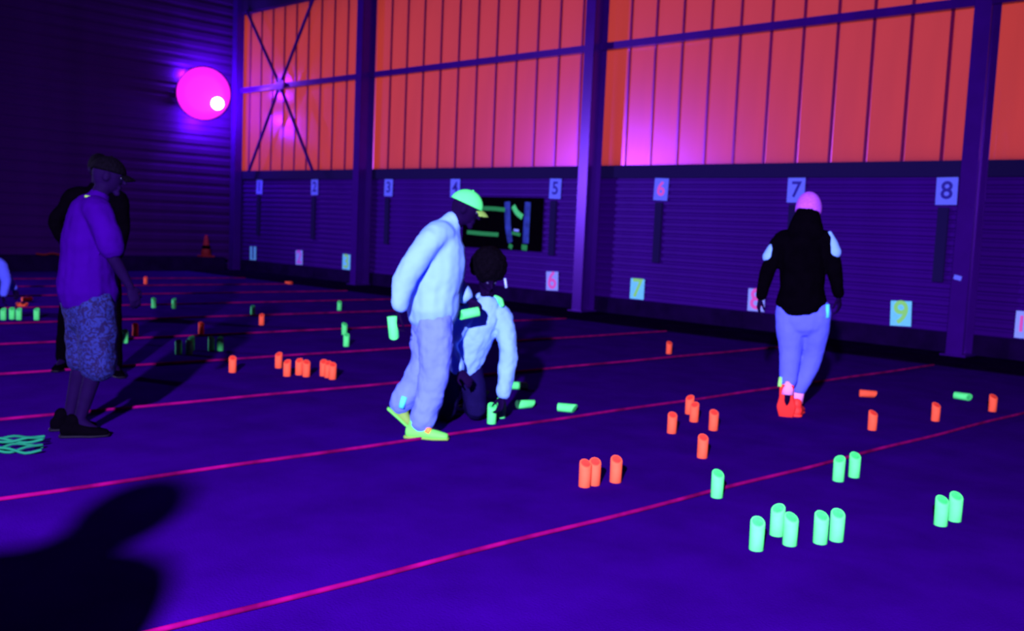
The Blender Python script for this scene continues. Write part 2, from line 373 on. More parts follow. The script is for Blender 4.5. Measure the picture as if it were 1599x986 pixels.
lower = [(-22.90, '1', 'cyan', 'ink', 'dull cyan'), (-20.75, '2', 'bright', 'violet', 'pinkish violet'), (-18.79, '3', 'cyan', 'lime', 'cyan and green'), (-12.28, '6', 'bright', 'pink', 'bright pink'),
         (-10.27, '7', 'cyan', 'lime', 'bright cyan'), (-7.91, '8', 'bright', 'pink', 'pink and white, half behind a hand'), (-5.58, '9', 'cyan', 'lime', 'cyan with a yellow-green numeral'), (-3.90, '10', 'bright', 'pink', 'pink, cut by the right edge')]
for x, ch, p, i_, d in lower:
    sign(x, 0.49, 0.30, 0.36, ch, M[p], M[i_], 'low wall sign %s, %s' % (ch, d), 'lower row of number signs', 0.46 if len(ch) == 1 else 0.30, R(random.uniform(-3, 3)), 0.018)
# banner on the wall
bn = thing('banner', 'black banner with green and pale blue marks hanging on the wall', 'banner', (-13.70, WY - 0.04, 1.03))
link('banner_cloth', box_mesh(-1.12, 1.12, -0.012, 0, 0, 1.04, 0.004), M['black'], bn)
def mark(pts, r, m, name='banner_mark'):
    bm = bmesh.new(); tube(bm, [(x + 13.70, -0.014, z - 1.03) for x, z in pts], r, side=(0, 1, 0), seg=10, n=3)
    link(name, bm_mesh(bm), m, bn, True)
F = 0.004
mark([(-14.50, 1.83), (-14.0, 1.84), (-13.60, 1.82)], [(F, .045)] * 3, M['bannergreen'])
mark([(-14.67, 1.34), (-14.2, 1.325), (-13.76, 1.32)], [(F, .045)] * 3, M['bannergreen'])
mark([(-13.55, 1.98), (-13.50, 1.5), (-13.42, 1.18)], [(F, .085), (F, .085), (F, .07)], M['bannerblue'])
mark([(-12.99, 1.98), (-13.00, 1.5), (-13.0, 1.18)], [(F, .085)] * 3, M['bannerblue'])
mark([(-13.45, 1.12), (-13.36, 1.08)], [(F, .05)] * 2, M['bannergreen'])
mark([(-13.10, 1.10), (-12.96, 1.09)], [(F, .06)] * 2, M['bannergreen'])
mark([(-13.38, 1.90), (-13.27, 1.77), (-13.12, 1.69)], [(F, .06)] * 3, M['capgreen'])
mark([(-13.38, 1.37), (-13.16, 1.34)], [(F, .035)] * 2, M['bannergreen'])
mark([(-13.33, 1.43), (-13.20, 1.42)], [(F, .025)] * 2, M['bright'])
# small things by the walls
st = link('sticker', box_mesh(-0.05, 0.05, -0.002, 0, -0.03, 0.03), M['paper']); st.location = (-4.69, WY - 0.462, 1.07); st.rotation_euler = (0, R(12), 0)
tag(st, 'small pale sticker on the big column right of the number 8 sign', 'sticker')
cn = thing('traffic_cone', 'dim red traffic cone on the ledge in the far corner', 'cone', (BX + 0.32, 12.95, 0.36))
link('base', box_mesh(-0.17, 0.17, -0.17, 0.17, 0, 0.035, 0.01), M['cone'], cn)
link('cone_body', lathe([(0.135, 0.035), (0.105, 0.20), (0.085, 0.30), (0.035, 0.56), (0.02, 0.57)]), M['cone'], cn, True)
link('dark_band', lathe([(0.107, 0.205), (0.108, 0.21), (0.09, 0.295), (0.086, 0.30)]), M['black'], cn, True)
bm = bmesh.new(); tube(bm, [(0, -0.25, 0.02), (0.01, -0.08, 0.0), (0.02, 0.1, 0.03), (0.0, 0.27, 0.0)], [(0.012, 0.022)] * 4, side=(1, 0, 0), seg=8)
o = link('strap', bm_mesh(bm), M['reddim'], None, True); o.location = (BX + 0.40, 8.9, 0.385); tag(o, 'dim red strap lying on the ledge behind the person in the violet shirt', 'strap')
# green cord bag on the floor at left
nb = thing('net_bag', 'heap of green cord netting on the floor at the left edge', 'net', (-6.34, 1.93, 0.0), R(66))
for k in range(6):
    bm = bmesh.new(); pts = []
    for j in range(11):
        s = -0.42 + 0.84 * j / 10
        a = 0.03 * math.sin(j * 1.15 + k * 1.9) + (k - 2.5) * 0.034
        hgt = 0.012 + 0.028 * (0.5 + 0.5 * math.sin(j * 1.9 + k * 2.4)) + (0.025 if (k > 2 and j > 5) else 0)
        pts.append((s, a * 1.4, hgt))
    tube(bm, pts, [0.0085] * len(pts), seg=7, n=3); link('cord', bm_mesh(bm), M['net'], nb, True)

# ------------------------------------------------------------------ wooden pins
PR, PH = 0.0355, 0.160
def pin_meshes(bm_, tm):
    bm = bmesh.new(); seg = 20
    def ring(r, zf): return [bm.verts.new((r * math.cos(2 * math.pi * k / seg), r * math.sin(2 * math.pi * k / seg), zf(r * math.cos(2 * math.pi * k / seg)))) for k in range(seg)]
    slope = 0.040 / (2 * PR)
    zt = lambda x: PH - 0.020 - x * slope
    rs = [ring(PR - 0.003, lambda x: 0), ring(PR, lambda x: 0.003), ring(PR, lambda x: 0.06), ring(PR, lambda x: zt(x) - 0.004), ring(PR - 0.003, lambda x: zt(x))]
    for A, B in zip(rs, rs[1:]):
        for k in range(seg): bm.faces.new((A[k], A[(k + 1) % seg], B[(k + 1) % seg], B[k]))
    bm.faces.new(rs[0][::-1]); bm.faces.new(rs[-1])
    me = bm_mesh(bm, 'pin'); me.materials.append(bm_); smooth(me)
    for p in me.polygons:
        if len(p.vertices) > 4: p.use_smooth = False
    bm = bmesh.new(); lo = ring(PR * 0.78, lambda x: zt(x) - 0.001) if False else []
    a = [bm.verts.new((PR * .76 * math.cos(2 * math.pi * k / seg), PR * .76 * math.sin(2 * math.pi * k / seg), zt(PR * .76 * math.cos(2 * math.pi * k / seg)) - 0.0005)) for k in range(seg)]
    b = [bm.verts.new((PR * .72 * math.cos(2 * math.pi * k / seg), PR * .72 * math.sin(2 * math.pi * k / seg), zt(PR * .72 * math.cos(2 * math.pi * k / seg)) + 0.0012)) for k in range(seg)]
    for k in range(seg): bm.faces.new((a[k], a[(k + 1) % seg], b[(k + 1) % seg], b[k]))
    bm.faces.new(b); tp = bm_mesh(bm, 'pin_top'); tp.materials.append(tm)
    return me, tp
PINM = dict(g=pin_meshes(M['green'], M['greentop']), o=pin_meshes(M['orange'], M['orangetop']))
def pin(col, x, y, label, face=None, lie=None, tilt=None, z=0.0, yaw=None):
    t = thing('throwing_pin', label, 'pin', (x, y, z), 0, 'green wooden pins' if col == 'g' else 'orange wooden pins')
    toward = math.atan2(-y, -x)                       # the cut face mostly looks towards the thrower
    f = toward + (face if face is not None else random.uniform(-0.6, 0.6))
    t.rotation_euler = (0, 0, f)
    if lie is not None:
        t.rotation_euler = (random.choice([0, 0.6, -0.5]), R(90), lie); t.location.z = PR
        t.rotation_mode = 'XYZ'
        Mx = Matrix.Rotation(lie, 4, 'Z') @ Matrix.Rotation(R(90), 4, 'Y') @ Matrix.Rotation(random.uniform(-2, 2), 4, 'Z')
        t.rotation_euler = Mx.to_euler(); d = Mx @ Vector((0, 0, 1))
        t.location = Vector((x, y, PR)) - d * PH * 0.5
    if tilt is not None: t.rotation_euler = tilt
    b, tp = PINM[col]
    link('pin_body', b, None, t); link('cut_face', tp, None, t)
    return t
V = 'green pin '; O = 'orange pin '
for x, y, l, f in [
 (-2.26, 4.15, V + 'standing alone at the front, nearest of all pins', 0.2), (-2.31, 4.44, V + 'at the back left of the overlapping pair beside the nearest pin', -0.4),
 (-2.19, 4.35, V + 'at the front right of the overlapping pair beside the nearest pin', 0.6), (-2.105, 4.50, V + 'on the left of the touching pair in the front green cluster', 0.5),
 (-2.07, 4.605, V + 'on the right of the touching pair in the front green cluster', 0.3), (-2.61, 5.77, V + 'on the left of the two standing at the nearest cord', -0.3),
 (-2.59, 5.95, V + 'on the right of the two standing at the nearest cord', 0.4), (-2.89, 4.81, V + 'alone on the nearest cord, left of the green cluster', 0.5),
 (-1.82, 5.32, V + 'in front of the overlapping pair at far right', 0.6), (-1.80, 5.47, V + 'behind in the overlapping pair at far right', 0.5),
 (-5.11, 5.20, V + 'standing in front, under the hand of the kneeling person', 0.3), (-5.225, 5.42, V + 'tucked behind another, held by the kneeling person', 1.0),
 (-13.48, 4.57, V + 'at the left edge, leftmost of the far left row', None), (-13.52, 4.69, V + 'second from left in the far left row, below fallen orange pins', None),
 (-13.42, 4.74, V + 'third from left in the far left row, touching its neighbour', None), (-13.33, 4.93, V + 'at the right end of the far left row', None),
 (-10.67, 4.90, V + 'just peeking out right of the patterned shorts', None), (-14.40, 7.07, V + 'far away, dim, on the left of two behind the shadow', None),
 (-14.22, 7.31, V + 'far away, brighter, on the right of two behind the shadow', None), (-12.81, 7.84, V + 'far away, alone, left of an orange pin', None),
 (-13.05, 9.60, V + 'farthest away, left of the white jacket', None), (-10.25, 7.63, V + 'behind, of two seen one above the other', None),
 (-9.28, 6.94, V + 'in front, of two seen one above the other', None), (-9.56, 4.97, V + 'dim in the long shadow, leftmost of three', None),
 (-9.50, 5.06, V + 'dim in the long shadow, middle of three', None), (-9.81, 5.25, V + 'dim in the long shadow, right and rear of three', None),
 (-9.67, 5.41, V + 'at the shadow tip, left of a touching pair', None), (-9.62, 5.49, V + 'at the shadow tip, right of a touching pair', None),
 (-9.11, 9.55, V + 'dim, behind the sleeve of the kneeling person', None)]: pin('g', x, y, l, f)
for x, y, l, f in [
 (-4.08, 6.09, O + 'leftmost of the five in the middle of the floor', 0.2), (-4.44, 6.87, O + 'rearmost of the five in the middle of the floor', None),
 (-4.23, 6.62, O + 'in front of the rearmost of the five mid-floor pins', None), (-3.95, 6.46, O + 'rightmost of the five in the middle of the floor', 0.3),
 (-3.49, 5.59, O + 'nearest of the five in the middle of the floor', 0.3), (-3.51, 4.37, O + 'leftmost of the three nearest orange ones', 0.4),
 (-3.50, 4.447, O + 'in the middle of the three nearest orange ones', 0.2), (-3.46, 4.60, O + 'rightmost of the three nearest orange ones', 0.3),
 (-3.18, 7.58, O + 'standing before a fallen orange one, right of the walker', 0.8), (-3.01, 8.46, O + 'between the fallen orange and fallen green ones', 0.7),
 (-2.86, 9.44, O + 'farthest right, beside the fallen green one', 0.7), (-6.87, 10.09, O + 'alone far back under the lower number 7 sign', None),
 (-12.05, 4.91, O + 'half hidden at the edge of the patterned shorts', None), (-11.22, 5.28, O + 'to the right of the patterned shorts', None),
 (-11.01, 6.02, O + 'dim, in the tip of the long shadow', None), (-11.65, 7.27, O + 'far, right of a lone green pin', None),
 (-8.23, 4.83, O + 'alone at the left of the orange row', None), (-8.25, 5.35, O + 'first and rearmost in the orange row', None),
 (-7.78, 5.14, O + 'second in the orange row, a gap at its right foot', None), (-7.79, 5.28, O + 'third in the orange row, tallest looking', None),
 (-7.67, 5.28, O + 'fourth in the orange row', None), (-7.62, 5.44, O + 'left of the three at the right end of the orange row', None),
 (-7.52, 5.42, O + 'middle of the three at the right end of the orange row', None), (-7.42, 5.40, O + 'right end of the orange row', None),
 (-19.13, 9.21, O + 'tiny and very dim, far off by the back wall', None)]: pin('o', x, y, l, f)
def camdir(a):  # heading on the floor: 0 = to the right in the picture as seen from the camera's side
    return math.atan2(0.692, 0.722) + a
pin('o', -3.90, 9.14, 'orange pin lying on its side right of the walker', lie=camdir(-0.2))
pin('o', -15.10, 5.38, 'orange pin lying behind the far left green row, front one', lie=camdir(0.25))
pin('o', -15.99, 5.77, 'orange pin lying farther back behind the far left green row', lie=camdir(0.9))
pin('o', -18.47, 12.2, 'orange pin lying very dim near the dark strip of the wall', lie=camdir(0.1))
pin('g', -3.27, 9.87, 'green pin lying on its side between two orange pins', lie=camdir(-0.75))
pin('g', -6.06, 6.52, 'green pin lying farthest back right of the kneeling person', lie=camdir(0.05))
pin('g', -5.39, 5.88, 'green pin lying right of the hand of the kneeling person', lie=camdir(0.45))
pin('g', -5.08, 6.05, 'green pin lying alone, rightmost of three fallen ones', lie=camdir(-0.25))
pin('g', -5.94, 5.90, 'green pin lying in shadow behind the hand of the kneeling person', lie=camdir(-0.4))

# ------------------------------------------------------------------ people
def remesh(o, vox, sm=4, disp=0.0, dsize=0.12):
    m = o.modifiers.new('merge', 'REMESH'); m.mode = 'VOXEL'; m.voxel_size = vox; m.use_smooth_shade = True
    s = o.modifiers.new('soft', 'SMOOTH'); s.iterations = sm; s.factor = 0.5
    if disp:
        tx = bpy.data.textures.new('folds', 'CLOUDS'); tx.noise_scale = dsize; tx.noise_depth = 2
        d = o.modifiers.new('folds', 'DISPLACE'); d.texture = tx; d.strength = disp; d.mid_level = 0.5; d.texture_coords = 'LOCAL'
def frame(face, upv):
    f = Vector(face).normalized(); u_ = Vector(upv); u_ = (u_ - f * u_.dot(f)).normalized(); r = f.cross(u_)
    return Matrix((r, f, u_)).transposed()             # columns: right, forward, up
def head(bm, c, fr, s=1.0):
    base = bmesh.new(); bmesh.ops.create_uvsphere(base, u_segments=24, v_segments=18, radius=1)
    for v_ in base.verts:
        x, y, z = v_.co
        tap = 1.0 - (0.34 * min(1, -z) if z < 0 else 0.06 * z)
        fy = 0.096 * (1.0 if y > 0 else 1.08) * (1 - 0.10 * max(0, -z) * (1 if y > 0 else 2.6))
        v_.co = Vector((x * 0.077 * tap, y * fy, z * 0.118))
    t = bpy.data.meshes.new('t'); base.to_mesh(t); base.free()
    t.transform(Matrix.Translation(Vector(c)) @ fr.to_4x4() @ Matrix.Scale(s, 4)); bm.from_mesh(t); bpy.data.meshes.remove(t)
    P = lambda x, y, z: Vector(c) + fr @ (Vector((x, y, z)) * s)
    tube(bm, [P(0, .088, .022), P(0, .104, -.008), P(0, .112, -.022)], [.009 * s, .012 * s, .014 * s], seg=8, n=2)          # nose
    tube(bm, [P(-.05, .072, .034), P(0, .094, .036), P(.05, .072, .034)], [.009 * s, .011 * s, .009 * s], seg=8, n=2)         # brow
    for z_ in (-.052, -.064): tube(bm, [P(-.022, .083, z_), P(0, .093, z_), P(.022, .083, z_)], [.005 * s, .0075 * s, .005 * s], seg=8, n=2)  # lips
    ball(bm, P(0, .078, -.098), (.026 * s, .022 * s, .020 * s), fr, 10, 8)                                                   # chin
    for sx in (-1, 1): ball(bm, P(sx * .078, -.008, -.006), (.012 * s, .022 * s, .034 * s), fr, 10, 8)                         # ears
def eyes(c, fr, parent, s=1.0):
    for sx in (-1, 1):
        bm = bmesh.new(); ball(bm, Vector(c) + fr @ (Vector((sx * .032, .079, .008)) * s), (.013 * s, .013 * s, .010 * s), fr, 10, 8)
        link('eye', bm_mesh(bm), M['eye'], parent, True)
def hand(bm, wrist, dirn, palm, curl=0.5, thumb=1, s=1.0):
    """dirn: along the hand, palm: the way the palm looks, thumb: +1/-1 side of the palm"""
    d = Vector(dirn).normalized(); n = Vector(palm); n = (n - d * n.dot(d)).normalized(); q = d.cross(n) * thumb
    wv = Vector(wrist)
    tube(bm, [wv - d * .03, wv + d * .01 * s, wv + d * .05 * s, wv + d * .088 * s], [(.024 * s, .019 * s), (.027 * s, .018 * s), (.041 * s, .015 * s), (.040 * s, .013 * s)], side=q, seg=12)
    for i, (off, ln) in enumerate(((.030, .92), (.010, 1.0), (-.010, .95), (-.029, .76))):
        p = wv + d * (.086 - abs(off) * .12) * s + q * off * s; pts = [p - d * .012 * s, p]; a = 0.0
        for k, l in enumerate((.043, .027, .022)):
            a += curl * (0.75, 0.95, 0.6)[k] * (1 + 0.06 * i)
            p = p + (d * math.cos(a) + n * math.sin(a)) * l * ln * s + q * (off * 0.06); pts.append(p)
        tube(bm, pts, [.0098 * s, .0096 * s, .0088 * s, .0080 * s, .0070 * s], seg=8, n=2)
    p0 = wv + d * .022 * s + q * .026 * s
    p1 = p0 + (q * .72 + d * .62 + n * .28).normalized() * .040 * s
    p2 = p1 + (d * .85 + q * .20 + n * (.2 + curl * .5)).normalized() * .032 * s
    p3 = p2 + (d * .80 - q * .10 + n * (.2 + curl * .8)).normalized() * .026 * s
    tube(bm, [p0, p1, p2, p3], [.014 * s, .0118 * s, .0100 * s, .0080 * s], seg=8, n=2)
def shoe(heel, toe, upv, parent, m, sole, w_=0.047, name='shoe'):
    h, t = Vector(heel), Vector(toe); d = (t - h).normalized(); L = (t - h).length; u_ = Vector(upv); u_ = (u_ - d * u_.dot(d)).normalized(); sd = d.cross(u_)
    bm = bmesh.new()
    tube(bm, [h + d * .02 + u_ * .05, h + d * L * .35 + u_ * .050, h + d * L * .62 + u_ * .040, h + d * L * .94 + u_ * .030],
         [(w_ * .80, .046), (w_ * .85, .046), (w_ * 1.03, .036), (w_ * .8, .024)], side=sd, seg=14)
    tube(bm, [h + d * .045 + u_ * .06, h + d * .06 + u_ * .115], [(.040, .047), (.044, .050)], side=sd, seg=12, n=2)
    o = link(name, bm_mesh(bm), m, parent, True); remesh(o, 0.008, 3)
    bm = bmesh.new()
    tube(bm, [h - d * .012 + u_ * .012, h + d * L * .35 + u_ * .012, h + d * L * .65 + u_ * .012, h + d * (L + .0) + u_ * .014], [(w_ * .8, .013), (w_ * .82, .013), (w_ * 1.08, .013), (w_ * .78, .011)], side=sd, seg=14)
    link('sole', bm_mesh(bm), sole, o, True)
    return o
def blob(name, parent, m, tubes, vox=0.011, sm=4, disp=0.0, dsize=0.12, balls=()):
    bm = bmesh.new()
    for t in tubes:
        pts, rad = t[0], t[1]; tube(bm, pts, rad, side=t[2] if len(t) > 2 else None, seg=16)
    for c, r, fr in balls: ball(bm, c, r, fr, 20, 14)
    o = link(name, bm_mesh(bm), m, parent); remesh(o, vox, sm, disp, dsize); return o
def person(label, loc, rz, J, face, headdir, headup, hands, sc=1.0):
    """J: joints in metres in the person's own frame. One continuous body."""
    t = thing('person', label, 'person', loc, rz)
    bm = bmesh.new(); lat = Vector(J['lat']).normalized(); g = {k: Vector(v_) for k, v_ in J.items()}
    tor = [g['hip'] - Vector((0, 0, .04)), g['hip'] + (g['chest'] - g['hip']) * .45, g['chest'], g['chest'] + (g['neck'] - g['chest']) * .7]
    tube(bm, tor, [(.155 * sc, .115 * sc), (.135 * sc, .10 * sc), (.165 * sc, .115 * sc), (.13 * sc, .08 * sc)], side=lat, seg=18)
    fr = frame(headdir, headup); c = g['head']
    tube(bm, [g['chest'] + (g['neck'] - g['chest']) * .75, g['neck'], c - fr @ Vector((0, .01, .07))], [.075 * sc, .056 * sc, .055 * sc], seg=14)
    head(bm, c, fr, sc)
    for sd in ('L', 'R'):
        S, E_, W_ = g['sh' + sd], g['el' + sd], g['wr' + sd]
        tube(bm, [g['chest'] + (g['neck'] - g['chest']) * .6, S, S + (E_ - S) * .5, E_, E_ + (W_ - E_) * .35, W_], [.07 * sc, .056 * sc, .047 * sc, .040 * sc, .039 * sc, .026 * sc], seg=14)
        hd = hands[sd]; hand(bm, W_, hd[0], hd[1], hd[2], hd[3], sc)
        H_, K, A = g['hp' + sd], g['kn' + sd], g['an' + sd]
        tube(bm, [H_ + Vector((0, 0, .03)), H_ + (K - H_) * .35, K, K + (A - K) * .3, A], [.088 * sc, .082 * sc, .056 * sc, .055 * sc, .037 * sc], seg=14)
        T_ = g['to' + sd]; tube(bm, [A, A + (T_ - A) * .5 + Vector((0, 0, -.01)), T_], [.036 * sc, .032 * sc, .020 * sc], seg=12)
    o = link('body', bm_mesh(bm), M['skin'], t); remesh(o, 0.0075, 3)
    eyes(c, fr, t, sc)
    return t, g, fr
def dome(name, parent, m, c, fr, r, zlo, brim=None, thick=0.008, brim_m=None):
    """cap or beanie: a dome over the head cut off at zlo (head frame), brim = (length, half width, droop)"""
    bm = bmesh.new(); rings = []; seg = 24; n = 9
    ang0 = math.asin(max(-0.99, min(0.99, zlo / r[2])))
    for i in range(n):
        a = ang0 + (math.pi / 2 - ang0) * i / (n - 1) * 0.985
        rings.append([Vector((r[0] * math.cos(a) * math.cos(2 * math.pi * k / seg), r[1] * math.cos(a) * math.sin(2 * math.pi * k / seg), r[2] * math.sin(a))) for k in range(seg)])
    inner = [[p * (1 - thick / r[0]) + Vector((0, 0, 0.0)) for p in ring] for ring in rings]
    P = lambda p: Vector(c) + fr @ p
    A = [[bm.verts.new(P(p)) for p in ring] for ring in rings]; B = [[bm.verts.new(P(p)) for p in ring] for ring in inner]
    for S in (A, B):
        for x, y in zip(S, S[1:]):
            for k in range(seg): bm.faces.new((x[k], x[(k + 1) % seg], y[(k + 1) % seg], y[k]))
        bm.faces.new(S[-1])
    for k in range(seg): bm.faces.new((A[0][k], B[0][k], B[0][(k + 1) % seg], A[0][(k + 1) % seg]))
    o = link(name, bm_mesh(bm), m, parent, True)
    if brim:
        L, hw, dr = brim; b2 = bmesh.new(); top, bot = [], []
        for i in range(6):
            f_ = i / 5; row, rob = [], []
            for k in range(11):
                x = (k / 10 * 2 - 1); ww = hw * (1 - 0.18 * f_ * f_)
                y0 = r[1] * 0.97 * math.sqrt(max(0, 1 - (x * hw / r[0] * 0.93) ** 2)); y = y0 + L * f_ * math.sqrt(max(0.0, 1 - 0.75 * x * x))
                z = zlo + 0.006 - dr * f_ * f_ - 0.022 * x * x
                row.append(b2.verts.new(P(Vector((x * ww, y, z))))); rob.append(b2.verts.new(P(Vector((x * ww, y, z - 0.005)))))
            top.append(row); bot.append(rob)
        for S in (top, bot):
            for x, y in zip(S, S[1:]):
                for k in range(10): b2.faces.new((x[k], x[k + 1], y[k + 1], y[k]))
        for k in range(10):
            b2.faces.new((top[0][k], top[0][k + 1], bot[0][k + 1], bot[0][k])); b2.faces.new((top[5][k], top[5][k + 1], bot[5][k + 1], bot[5][k]))
        for i in range(5):
            b2.faces.new((top[i][0], top[i + 1][0], bot[i + 1][0], bot[i][0])); b2.faces.new((top[i][10], top[i + 1][10], bot[i + 1][10], bot[i][10]))
        link('brim', bm_mesh(b2), brim_m or m, o, True)
        bm = bmesh.new(); ball(bm, P(Vector((0, 0, r[2] * 1.0))), (.009, .009, .006), fr, 8, 6); link('cap_button', bm_mesh(bm), m, o, True)
    return o
def band(name, parent, m, a, b, r, seg=16):
    bm = bmesh.new(); tube(bm, [a, b], [r, r], seg=seg, n=1, caps=False); return link(name, bm_mesh(bm), m, parent, True)
UPV = (0, 0, 1)
# --- person in white with the green cap (own frame: x to the right in the picture, y away)
J = dict(lat=(.1, 1, 0), hip=(.06, 0, .93), chest=(.12, 0, 1.24), neck=(.17, 0, 1.48), head=(.265, -.01, 1.605),
         shR=(.05, -.19, 1.40), elR=(-.13, -.26, 1.13), wrR=(-.165, -.25, .90), shL=(.13, .19, 1.40), elL=(.17, .27, 1.11), wrL=(.325, .17, .955),
         hpR=(.08, -.09, .90), knR=(.09, -.10, .47), anR=(.0, -.11, .11), toR=(.13, -.12, .05), hpL=(.05, .09, .90), knL=(.03, .10, .49), anL=(-.155, .11, .19), toL=(-.10, .11, .06))
pw_, g, fr = person('person in bright white jacket and trousers with a fluorescent green cap, mid-stride', (-5.119, 4.488, 0), 0.851, J, None, (1, -.1, -.42), (.38, 0, 1),
    dict(R=((-.25, 0, -1), (.9, .25, -.2), .75, 1), L=((.75, -.25, -.55), (-.35, -.9, -.35), .85, 1)))
blob('jacket', pw_, M['white'], [
    ([(.06, 0, .90), (.065, 0, 1.02), (.085, 0, 1.22), (.11, 0, 1.38), (.16, 0, 1.49)], [(.225, .185), (.22, .19), (.225, .20), (.20, .165), (.09, .085)], (0, 1, 0)),
    ([(.10, -.10, 1.42), (.03, -.20, 1.38), (-.06, -.245, 1.24), (-.135, -.265, 1.11), (-.16, -.255, .945)], [.10, .095, .085, .078, .062]),
    ([(.12, .10, 1.42), (.13, .19, 1.38), (.15, .24, 1.24), (.175, .27, 1.12), (.29, .19, .985)], [.10, .095, .082, .074, .060])], 0.011, 8, 0.028, 0.16)
blob('collar', pw_, M['white'], [([(.135, 0, 1.46), (.175, 0, 1.515)], [(.085, .08), (.075, .072)], (0, 1, 0))], 0.010, 3)
tr = blob('trousers', pw_, M['wpants'], [
    ([(.06, 0, .97), (.06, 0, .88), (.06, 0, .82)], [(.165, .130), (.185, .155), (.17, .15)], (0, 1, 0)),
    ([(.075, -.09, .88), (.085, -.10, .68), (.09, -.105, .47), (.055, -.11, .28), (.01, -.11, .12)], [.122, .125, .108, .098, .086]),
    ([(.05, .09, .88), (.03, .10, .68), (.02, .105, .49), (-.06, .11, .34), (-.14, .11, .215)], [.12, .12, .105, .098, .085])], 0.011, 5, 0.035, 0.10)
band('ankle_patch', pw_, M['cyancloth'], (-.115, .02, .27), (-.135, .02, .19), .022); band('reflective_tab', pw_, M['cyancloth'], (.092, -.135, .275), (.098, -.135, .245), .022)
s1 = shoe((-.085, -.11, .0), (.195, -.16, .0), UPV, pw_, M['shoegreen'], M['shoe'])
band('toe_panel', s1, M['orangepatch'], (.045, -.155, .075), (.075, -.165, .062), .025)
shoe((-.225, .11, .145), (-.05, .11, -.005), (.6, 0, .8), pw_, M['shoe'], M['shoegreen'])
cp = dome('cap', pw_, M['capgreen'], g['head'] + fr @ Vector((0, -.006, .018)), fr, (.099, .122, .118), .015, (.055, .075, .022), brim_m=M['shoe'])  # brim in duller olive: its shade is put into the colour
# pins in the hands of that person
def held(x, y, z, label, d):
    q = Vector(d).to_track_quat('Z', 'Y').to_euler(); c = Vector((x, y, z)) - Vector(d).normalized() * PH * .5
    t = thing('throwing_pin', label, 'pin', c, 0, 'green wooden pins'); t.rotation_euler = q
    b, tp = PINM['g']; link('pin_body', b, None, t); link('cut_face', tp, None, t); return t
def to_world(p, loc, rz): return Matrix.Translation(loc) @ Matrix.Rotation(rz, 4, 'Z') @ Vector(p)
WL = (Vector((-5.119, 4.488, 0)), 0.851)
p_ = to_world((-.20, -.262, .785), *WL); d_ = Matrix.Rotation(.851, 3, 'Z') @ Vector((.12, 0, -1)); held(*p_, 'green pin held low in the rear hand of the white-clad person', d_)
p_ = to_world((.315, .09, .868), *WL); d_ = Matrix.Rotation(.851, 3, 'Z') @ Vector((-1, -.1, -.22)); held(*p_, 'green pin held level in the forward hand of the white-clad person', d_)
# --- kneeling person
J = dict(lat=(.94, .35, 0), hip=(-.05, .06, .44), chest=(.07, -.02, .70), neck=(.14, -.06, .93), head=(.135, -.12, 1.11),
         shL=(.25, -.02, .83), elL=(.315, -.10, .52), wrL=(.28, -.15, .215), shR=(-.02, -.12, .83), elR=(-.14, -.22, .60), wrR=(-.05, -.30, .42),
         hpL=(.04, .06, .42), knL=(.085, -.12, .09), anL=(.02, .28, .09), toL=(-.01, .38, .04), hpR=(-.13, .02, .42), knR=(-.14, -.18, .09), anR=(-.17, .22, .09), toR=(-.18, .33, .04))
pk, g, fr = person('person in white hooded top kneeling, dark head bent, reaching down to green pins', (-5.351, 5.144, 0), 0.805, J, None, (.45, -1, -.75), (.2, -.5, 1),
    dict(L=((-.12, -.22, -1), (-.75, -.6, .1), .55, 1), R=((.6, -.5, -.5), (.3, .5, -.8), .5, -1)), 0.92)
blob('hooded_top', pk, M['white'], [
    ([(-.04, .04, .42), (0, .02, .54), (.06, -.02, .70), (.11, -.04, .82), (.14, -.06, .905)], [(.155, .155), (.165, .155), (.165, .15), (.15, .125), (.085, .085)], (.94, .35, 0)),
    ([(.15, -.03, .85), (.245, -.02, .82), (.29, -.06, .68), (.315, -.10, .52), (.29, -.145, .25)], [.085, .085, .077, .072, .058]),
    ([(.08, -.06, .85), (-.02, -.12, .82), (-.09, -.18, .70), (-.14, -.22, .60), (-.07, -.285, .45)], [.085, .08, .075, .07, .058])], 0.010, 4, 0.030, 0.09)
blob('hood', pk, M['white'], [([(.03, .03, .88), (.10, .06, .93), (.19, .02, .90)], [.045, .06, .045])], 0.010, 3)
blob('neck_band', pk, M['green'], [([(.20, -.05, .955), (.235, -.07, .935), (.25, -.11, .905)], [(.020, .022), (.024, .026), (.018, .02)])], 0.007, 2)
blob('trousers', pk, M['navy'], [
    ([(-.045, .05, .50), (-.05, .06, .40)], [(.15, .135), (.155, .14)], (.94, .35, 0)),
    ([(.035, .05, .40), (.065, -.04, .24), (.085, -.12, .105), (.06, .06, .085), (.02, .27, .095)], [.10, .095, .078, .072, .058]),
    ([(-.125, .02, .40), (-.135, -.09, .24), (-.14, -.18, .105), (-.155, 0, .085), (-.17, .21, .095)], [.10, .095, .078, .072, .058])], 0.011, 4, 0.02, 0.1)
shoe((.02, .27, .05), (-.02, .45, .0), (0, .4, 1), pk, M['black'], M['plastic']); shoe((-.17, .21, .05), (-.20, .39, .0), (0, .4, 1), pk, M['black'], M['plastic'])
hb = bmesh.new()
for k in range(60):
    a = k * 2.39996; zz = 1 - 1.45 * (k + .5) / 60; rr = math.sqrt(max(0, 1 - zz * zz))
    ball(hb, Vector((.135, -.11, 1.135)) + fr @ Vector((rr * math.cos(a) * .105, rr * math.sin(a) * .11 - .03, zz * .115 + .055)), (.042, .042, .042), None, 8, 6)
o = link('hair', bm_mesh(hb), M['hair'], pk); remesh(o, 0.009, 3)
band('hair_clip', pk, M['bright'], (.262, -.16, 1.11), (.275, -.17, 1.04), .009)
